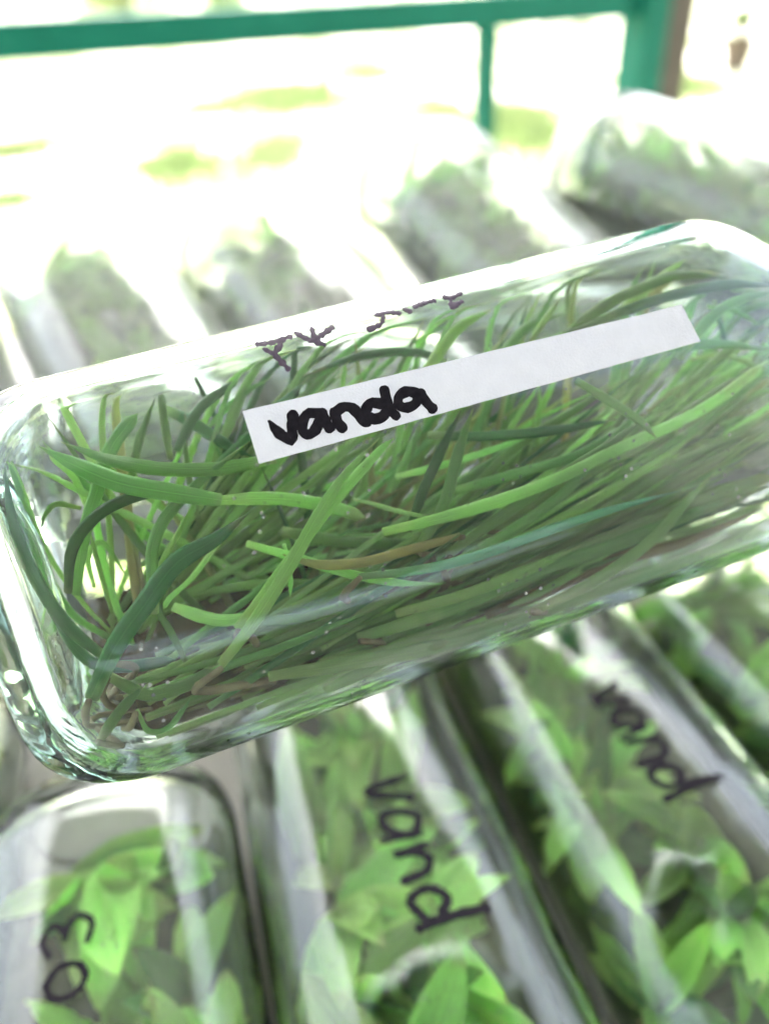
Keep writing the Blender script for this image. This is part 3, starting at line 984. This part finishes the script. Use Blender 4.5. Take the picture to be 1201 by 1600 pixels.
def max_fit(mat_, me, marg=0.0005):
    """shift/scale so that a leaf stays inside the glass"""
    worst = 0
    for vtx in me.vertices:
        p = mat_ @ vtx.co
        x = min(max(p.x, FLOOR + 0.003), SHO)
        a, b_, n = inner_at(x)
        s = ((abs(p.y) / (a - marg)) ** n + (abs(p.z) / (b_ - marg)) ** n)
        worst = max(worst, s)
        if p.x < FLOOR + 0.004 or p.x > SHO - 0.03:
            worst = max(worst, 9)
    return worst


def lying_bottle(loc, az, label, short, seedlings, group, glass=None, cap=None, gel=None, xmax=0.205, roll=0.0, tilt=0.0, texts=(), seed=0, nleaf=6):
    Mx = frame(loc, az, roll, tilt)
    e = empty('glass_bottle')
    e.matrix_world = Mx
    tag(e, label, 'bottle', group)
    link('glass', glass or lowglass, e)
    link('cap', cap or capm2, e)
    for (strokes, width, sd_) in texts:
        link('marker_writing', stroke_mesh('writing', strokes, width, glass_z, M['ink'], lift=0.00012, rough=0.2, seed=sd_), e)
    g = link('agar_medium', (gel or AGAR)[seed % 2])
    g.matrix_world = Mx
    tag(g, 'greenish gel on the low side of ' + short, 'agar', 'gel in the bench bottles')
    r = random.Random(100 + seed)
    for k in range(seedlings):
        pe = empty('orchid_seedling')
        px = lerp(0.016, xmax, (k + 0.5) / seedlings) + r.uniform(-.004, .004)
        py = r.uniform(-0.024, 0.024)
        if k < 4:
            px, py = 0.020 + 0.003 * k, (-0.018, 0.016, 0.0, -0.008)[k]
        pe.matrix_world = Mx @ Matrix.Translation((px, py, -0.0240))
        tag(pe, 'oval leaved seedling inside ' + short, 'seedling', 'seedlings in ' + short)
        hz = r.choice((0.0, 0.004, 0.010, 0.016, 0.022)) if k > 3 else 0.012 + 0.004 * k
        placed = 0
        for tr in range(nleaf * 9):
            if placed >= nleaf:
                break
            me = r.choice(BROAD)
            yaw = r.uniform(0, 2 * math.pi) if k > 3 else r.uniform(-1.9, 1.9); pit = r.uniform(0.0, 1.1)
            ml = Matrix.Rotation(yaw, 4, 'Z') @ Matrix.Rotation(-pit, 4, 'Y') @ Matrix.Rotation(r.uniform(-.6, .6), 4, 'X') @ Matrix.Scale(r.uniform(0.7, 1.15), 4)
            ml = Matrix.Translation((0, 0, hz)) @ ml
            full = Matrix.Translation((px, py, -0.0240)) @ ml
            if max_fit(full, me) > 1.0:
                continue
            o = link('leaf', me, pe)
            o.matrix_local = ml
            placed += 1
        if hz:
            st = link('stem', STEMM, pe)
            st.matrix_local = Matrix.Scale(hz / 0.01, 4, (0, 0, 1))
        rt = link('root', ROOTM, pe)
        rt.matrix_local = Matrix.Rotation(r.uniform(0, 6), 4, 'Z')


ROOTM = blade_mesh('root', [(0, 0, 0.002), (0.003, 0.001, 0.0005), (0.007, 0.004, -0.001), (0.011, 0.003, -0.003)], 0.0018, M['root'], seg=8, thick=1.0, chan=0.0)


STEMM = blade_mesh('stem', [(0, 0, -0.002), (0.0004, 0, 0.004), (0, 0.0003, 0.0105)], 0.003, M['broad'], seg=6, thick=1.0, chan=0.0, normal=Vector((0, 1, 0)), blunt=True)

def word(spec, size, x0, y0, flip=1, jit=0.0, seed=0):
    """strokes on a unit grid -> bottle x (along) / y (across)"""
    out = []
    jr = random.Random(seed)
    for st in spec:
        out.append([(x0 + (p[0] + jr.uniform(-jit, jit)) * size, y0 + flip * (p[1] + jr.uniform(-jit, jit)) * size) for p in st])
    return out


# 'vand' running down the bottle: letters advance along +x, their height across the bottle
VAND = [[(0, 1), (0.35, 0), (0.7, 1)],
        [(1.75, 0.85), (1.35, 1.0), (1.05, 0.6), (1.15, 0.1), (1.5, 0.1), (1.75, 0.6), (1.78, 0.95), (1.85, 0.05)],
        [(2.2, 1.0), (2.25, 0.05), (2.3, 0.6), (2.6, 1.0), (2.9, 0.8), (2.95, 0.05)],
        [(3.95, 0.8), (3.55, 0.95), (3.25, 0.55), (3.4, 0.08), (3.8, 0.15), (4.0, 0.6), (4.05, 1.9), (4.08, 0.9), (4.15, 0.05)]]
NUM03 = [[(0.5, 1.0), (0.1, 0.8), (0.05, 0.3), (0.4, 0.0), (0.8, 0.2), (0.85, 0.7), (0.5, 1.0)],
         [(1.25, 0.95), (1.7, 1.15), (2.05, 0.9), (1.85, 0.6), (1.55, 0.55), (1.9, 0.5), (2.15, 0.2), (1.85, -0.15), (1.35, -0.05)]]

BZ = 0.80 + HB + 0.0005
ROWS = [
    ((-0.103, 0.168, BZ), 15.5, 'bottle at the lower left marked 03, packed with oval leaves', 'the bottle marked 03', 16, 8),
    ((-0.037, 0.262, BZ), 15, 'bottle at bottom centre with vand written down its face in black marker', 'the bottom centre bottle marked vand', 18, 8),
    ((0.046, 0.300, BZ), 15.5, 'bottle at lower right with vand written close under the held bottle', 'the lower right bottle marked vand', 18, 8),
    ((0.138, 0.290, BZ), 18, 'unmarked bottle at the right edge just below the held bottle', 'the unmarked bottle at the right edge', 15, 8),
    ((-0.196, 0.215, BZ), 15, 'bottle at the lower left edge, almost wholly cut off', 'the cut off bottle at the left edge', 12, 7),
]
for i, (loc, az, lab, sh, ns, nl) in enumerate(ROWS):
    tx = ()
    if i == 0:
        # zero then three, heading up towards the base of the bottle
        tx = ((word([[(-p[0], -p[1]) for p in s] for s in NUM03], 0.0100, 0.078, 0.000), 0.0018, 3),)
    elif i == 1:
        tx = ((word(VAND, 0.0116, 0.114, -0.002, jit=0.09, seed=2), 0.0026, 4),)
    elif i == 2:
        tx = ((word(VAND, 0.0108, 0.117, -0.007, jit=0.11, seed=7), 0.0024, 5),)
    lying_bottle(loc, az, lab, sh, ns, 'bottles lying on the near bench', texts=tx, seed=i, nleaf=nl)

FZ = TZ + HB + 0.0005
BODY, SHO, TOT = 0.150, 0.192, 0.228
farglass = bottle_mesh('propped_bottle_glass', 96, M['glass_hazy'])
capm3 = cap_mesh()
AGAR3 = [agar_mesh(30 + i, top=-0.0235, x1=0.14) for i in range(2)]
FAR = [      # base ends propped up on the rail, necks towards the viewer
    ((0.122, 0.475, TZ + 0.134), 42, 12, 'largest blurred bottle at upper right, pale fogged top, green inside', 'the large upper right bottle', 18, 9),
    ((0.100, 0.440, TZ + 0.066), 41, 8, 'blurred bottle lying under the largest one at upper right', 'the bottle under the largest one', 12, 9),
    ((0.250, 0.520, TZ + 0.136), 44, 12, 'blurred bottle at the right edge, on top, above the held bottle shoulder', 'the right edge top bottle', 12, 8),
    ((0.215, 0.480, TZ + 0.066), 42, 8, 'blurred bottle at the right edge, underneath, behind the held bottle shoulder', 'the right edge lower bottle', 12, 8),
    ((0.022, 0.475, TZ + 0.128), 31, 20, 'blurred tilted bottle left of the thin green post, green inside', 'the bottle left of the thin post', 14, 9),
    ((-0.072, 0.440, TZ + 0.104), 32, 19, 'pale blurred bottle above the faint writing on the held bottle', 'the pale bottle above the faint writing', 6, 6),
    ((-0.165, 0.425, TZ + 0.106), 30, 19, 'blurred propped bottle at upper left with green leaves near its raised end', 'the propped upper left bottle', 13, 8),
    ((-0.250, 0.400, TZ + 0.098), 27, 18, 'blurred bottle at the left just above the base of the held bottle', 'the bottle above the held bottle base', 11, 8),
    ((0.350, 0.545, TZ + 0.136), 50, 12, 'farthest blurred bottle at the right edge under the column', 'the farthest right bottle', 4, 5),
    ((-0.345, 0.420, TZ + 0.100), 24, 18, 'pale fogged blurred bottle cut by the left edge', 'the bottle cut by the left edge', 5, 6),
]
for i, (loc, az, tl, lab, sh, ns, nl) in enumerate(FAR):
    lying_bottle(loc, az, lab, sh, ns, 'bottles lying on the raised bench', seed=20 + i, nleaf=nl, tilt=tl, glass=farglass, cap=capm3, gel=AGAR3, xmax=0.140)

# ------------------------------------------------------------------ garden beyond the railing
def grass_patch(cx, cy, rx, ry, n, h, seed, label):
    r = random.Random(seed)
    v, f, uvs = [], [], []
    for _ in range(int(n * 0.5)):
        a = r.uniform(0, 2 * math.pi); q = abs(r.gauss(0, 0.75))
        edge = 1 + 0.35 * noise.noise((math.cos(a) * 2, math.sin(a) * 2, seed))
        x = cx + rx * q * math.cos(a) * edge; y = cy + ry * q * math.sin(a) * edge
        hh = h * r.uniform(0.5, 1.2); w = 0.012 * r.uniform(0.7, 1.5)
        d = r.uniform(0, 6.28); lean = r.uniform(0.1, 0.6) * hh; ld = r.uniform(0, 6.28)
        dx, dy = math.cos(d) * w, math.sin(d) * w
        lx, ly = math.cos(ld) * lean, math.sin(ld) * lean
        b0 = len(v)
        v += [(x - dx, y - dy, -0.02), (x + dx, y + dy, -0.02), (x + dx * .7 + lx * .4, y + dy * .7 + ly * .4, hh * .6), (x - dx * .7 + lx * .4, y - dy * .7 + ly * .4, hh * .6), (x + lx, y + ly, hh)]
        f += [(b0, b0 + 1, b0 + 2, b0 + 3), (b0 + 3, b0 + 2, b0 + 4)]
        uvs += [(0, 0), (1, 0), (1, .6), (0, .6), (.5, 1)]
    me = mesh_of('grass', v, f, [M['grass']])
    ul = me.uv_layers.new(name='UVMap')
    for lp in me.loops:
        ul.data[lp.index].uv = uvs[lp.vertex_index]
    o = link('grass', me)
    tag(o, label, 'grass', kind='stuff')


grass_patch(-0.86, 9.3, 0.50, 0.95, 4200, 0.16, 1, 'bright yellow green grass patch in the garden beyond the railing')
grass_patch(-1.55, 8.7, 0.35, 0.35, 900, 0.10, 8, 'thin grass left of the brightest garden patch')
grass_patch(-1.37, 5.95, 0.20, 0.50, 1800, 0.10, 2, 'small grass patch above the dark ended bottle at upper left')
grass_patch(-2.80, 6.75, 0.32, 0.30, 1200, 0.10, 3, 'upper grass patch at the left edge under the railing')
grass_patch(-2.25, 5.0, 0.18, 0.22, 900, 0.08, 9, 'lower grass patch at the left edge')
grass_patch(-0.70, 6.2, 0.22, 0.60, 1800, 0.10, 4, 'grass patch midway between the left edge and the thin post')
grass_patch(1.30, 7.0, 0.28, 1.1, 3000, 0.12, 5, 'grass strip right of the thin green post')
grass_patch(0.66, 7.2, 0.22, 1.2, 2000, 0.12, 6, 'grass strip behind the thin green post')
grass_patch(3.2, 8.8, 0.40, 0.8, 2200, 0.14, 7, 'grass patch at the far right behind the column')
grass_patch(0.0, 11.5, 0.4, 0.8, 1500, 0.14, 10, 'far grass tuft left of the thin post')


def shrub(x, y, rr, h, n, seed, label):
    r = random.Random(seed)
    e = empty('shrub', (x, y, 0))
    tag(e, label, 'shrub', 'shrubs at the far side of the garden')
    v, f, uvs = [], [], []
    cl_ = [(Vector((r.gauss(0, .45) * rr, r.gauss(0, .45) * rr, h * r.uniform(.3, .95))), rr * r.uniform(.25, .5)) for _ in range(12)]
    for _ in range(n):
        c, q = r.choice(cl_)
        d = Vector((r.gauss(0, 1), r.gauss(0, 1), r.gauss(0, 1))).normalized()
        p = c + d * q * r.random() ** 0.4
        s = r.uniform(0.04, 0.09)
        a = Vector((r.gauss(0, 1), r.gauss(0, 1), r.gauss(0, 1))).normalized(); b_ = a.cross(d).normalized()
        b0 = len(v)
        v += [p - a * s, p + b_ * s * .4, p + a * s, p - b_ * s * .4]
        f.append((b0, b0 + 1, b0 + 2, b0 + 3)); uvs += [(.5, 0), (1, .5), (.5, 1), (0, .5)]
    me = mesh_of('crown', v, f, [M['shrub']])
    ul = me.uv_layers.new(name='UVMap')
    for lp in me.loops:
        ul.data[lp.index].uv = uvs[lp.vertex_index]
    link('crown', me, e)
    link('trunk', blade_mesh('trunk', [(0, 0, -0.05), (0.03, 0.02, h * .3), (-.02, 0.05, h * .8)], 0.12, M['bark'], seg=8, thick=1, chan=0), e)


for i, (x, y, rr, h, lab) in enumerate([
        (-9.5, 21, 1.0, 1.0, 'pinkish green shrub at the far left above the railing'),
        (-6.2, 24, 1.2, 1.2, 'far shrub left of the middle of the railing'),
        (-3.4, 22, 1.2, 1.5, 'far shrub above the middle of the railing'),
        (3.2, 16, 1.0, 1.2, 'shrub between the thin post and the column'),
        (8.6, 13, 1.4, 1.5, 'shrub right of the column')]):
    shrub(x, y, rr, h, 2600, 40 + i, lab)

# clay pot right of the column
pot = empty('plant_pot', (4.3, 10.2, 0))
tag(pot, 'brown clay pot with a green plant right of the column', 'plant pot')
prof = [(0.0, 0.0), (0.13, 0.0), (0.19, 0.30), (0.215, 0.30), (0.215, 0.35), (0.185, 0.35), (0.18, 0.29), (0.0, 0.29)]
v, f = [], []
for r_, z in prof:
    for i in range(28):
        a = 2 * math.pi * i / 28
        v.append((r_ * math.cos(a), r_ * math.sin(a), z))
for k in range(len(prof) - 1):
    for i in range(28):
        f.append((k * 28 + i, k * 28 + (i + 1) % 28, (k + 1) * 28 + (i + 1) % 28, (k + 1) * 28 + i))
link('pot', mesh_of('pot', v, f, [M['clay']], smooth=False), pot)
for i in range(30):
    a = RNG.uniform(0, 6.28); L = RNG.uniform(.3, .6)
    link('leaf', blade_mesh('pot_leaf', [(0, 0, .28), (L * .3 * math.cos(a), L * .3 * math.sin(a), .28 + L * .6), (L * math.cos(a), L * math.sin(a), .28 + L * .55)], 0.07, M['shrub'], seg=8, thick=.1), pot)
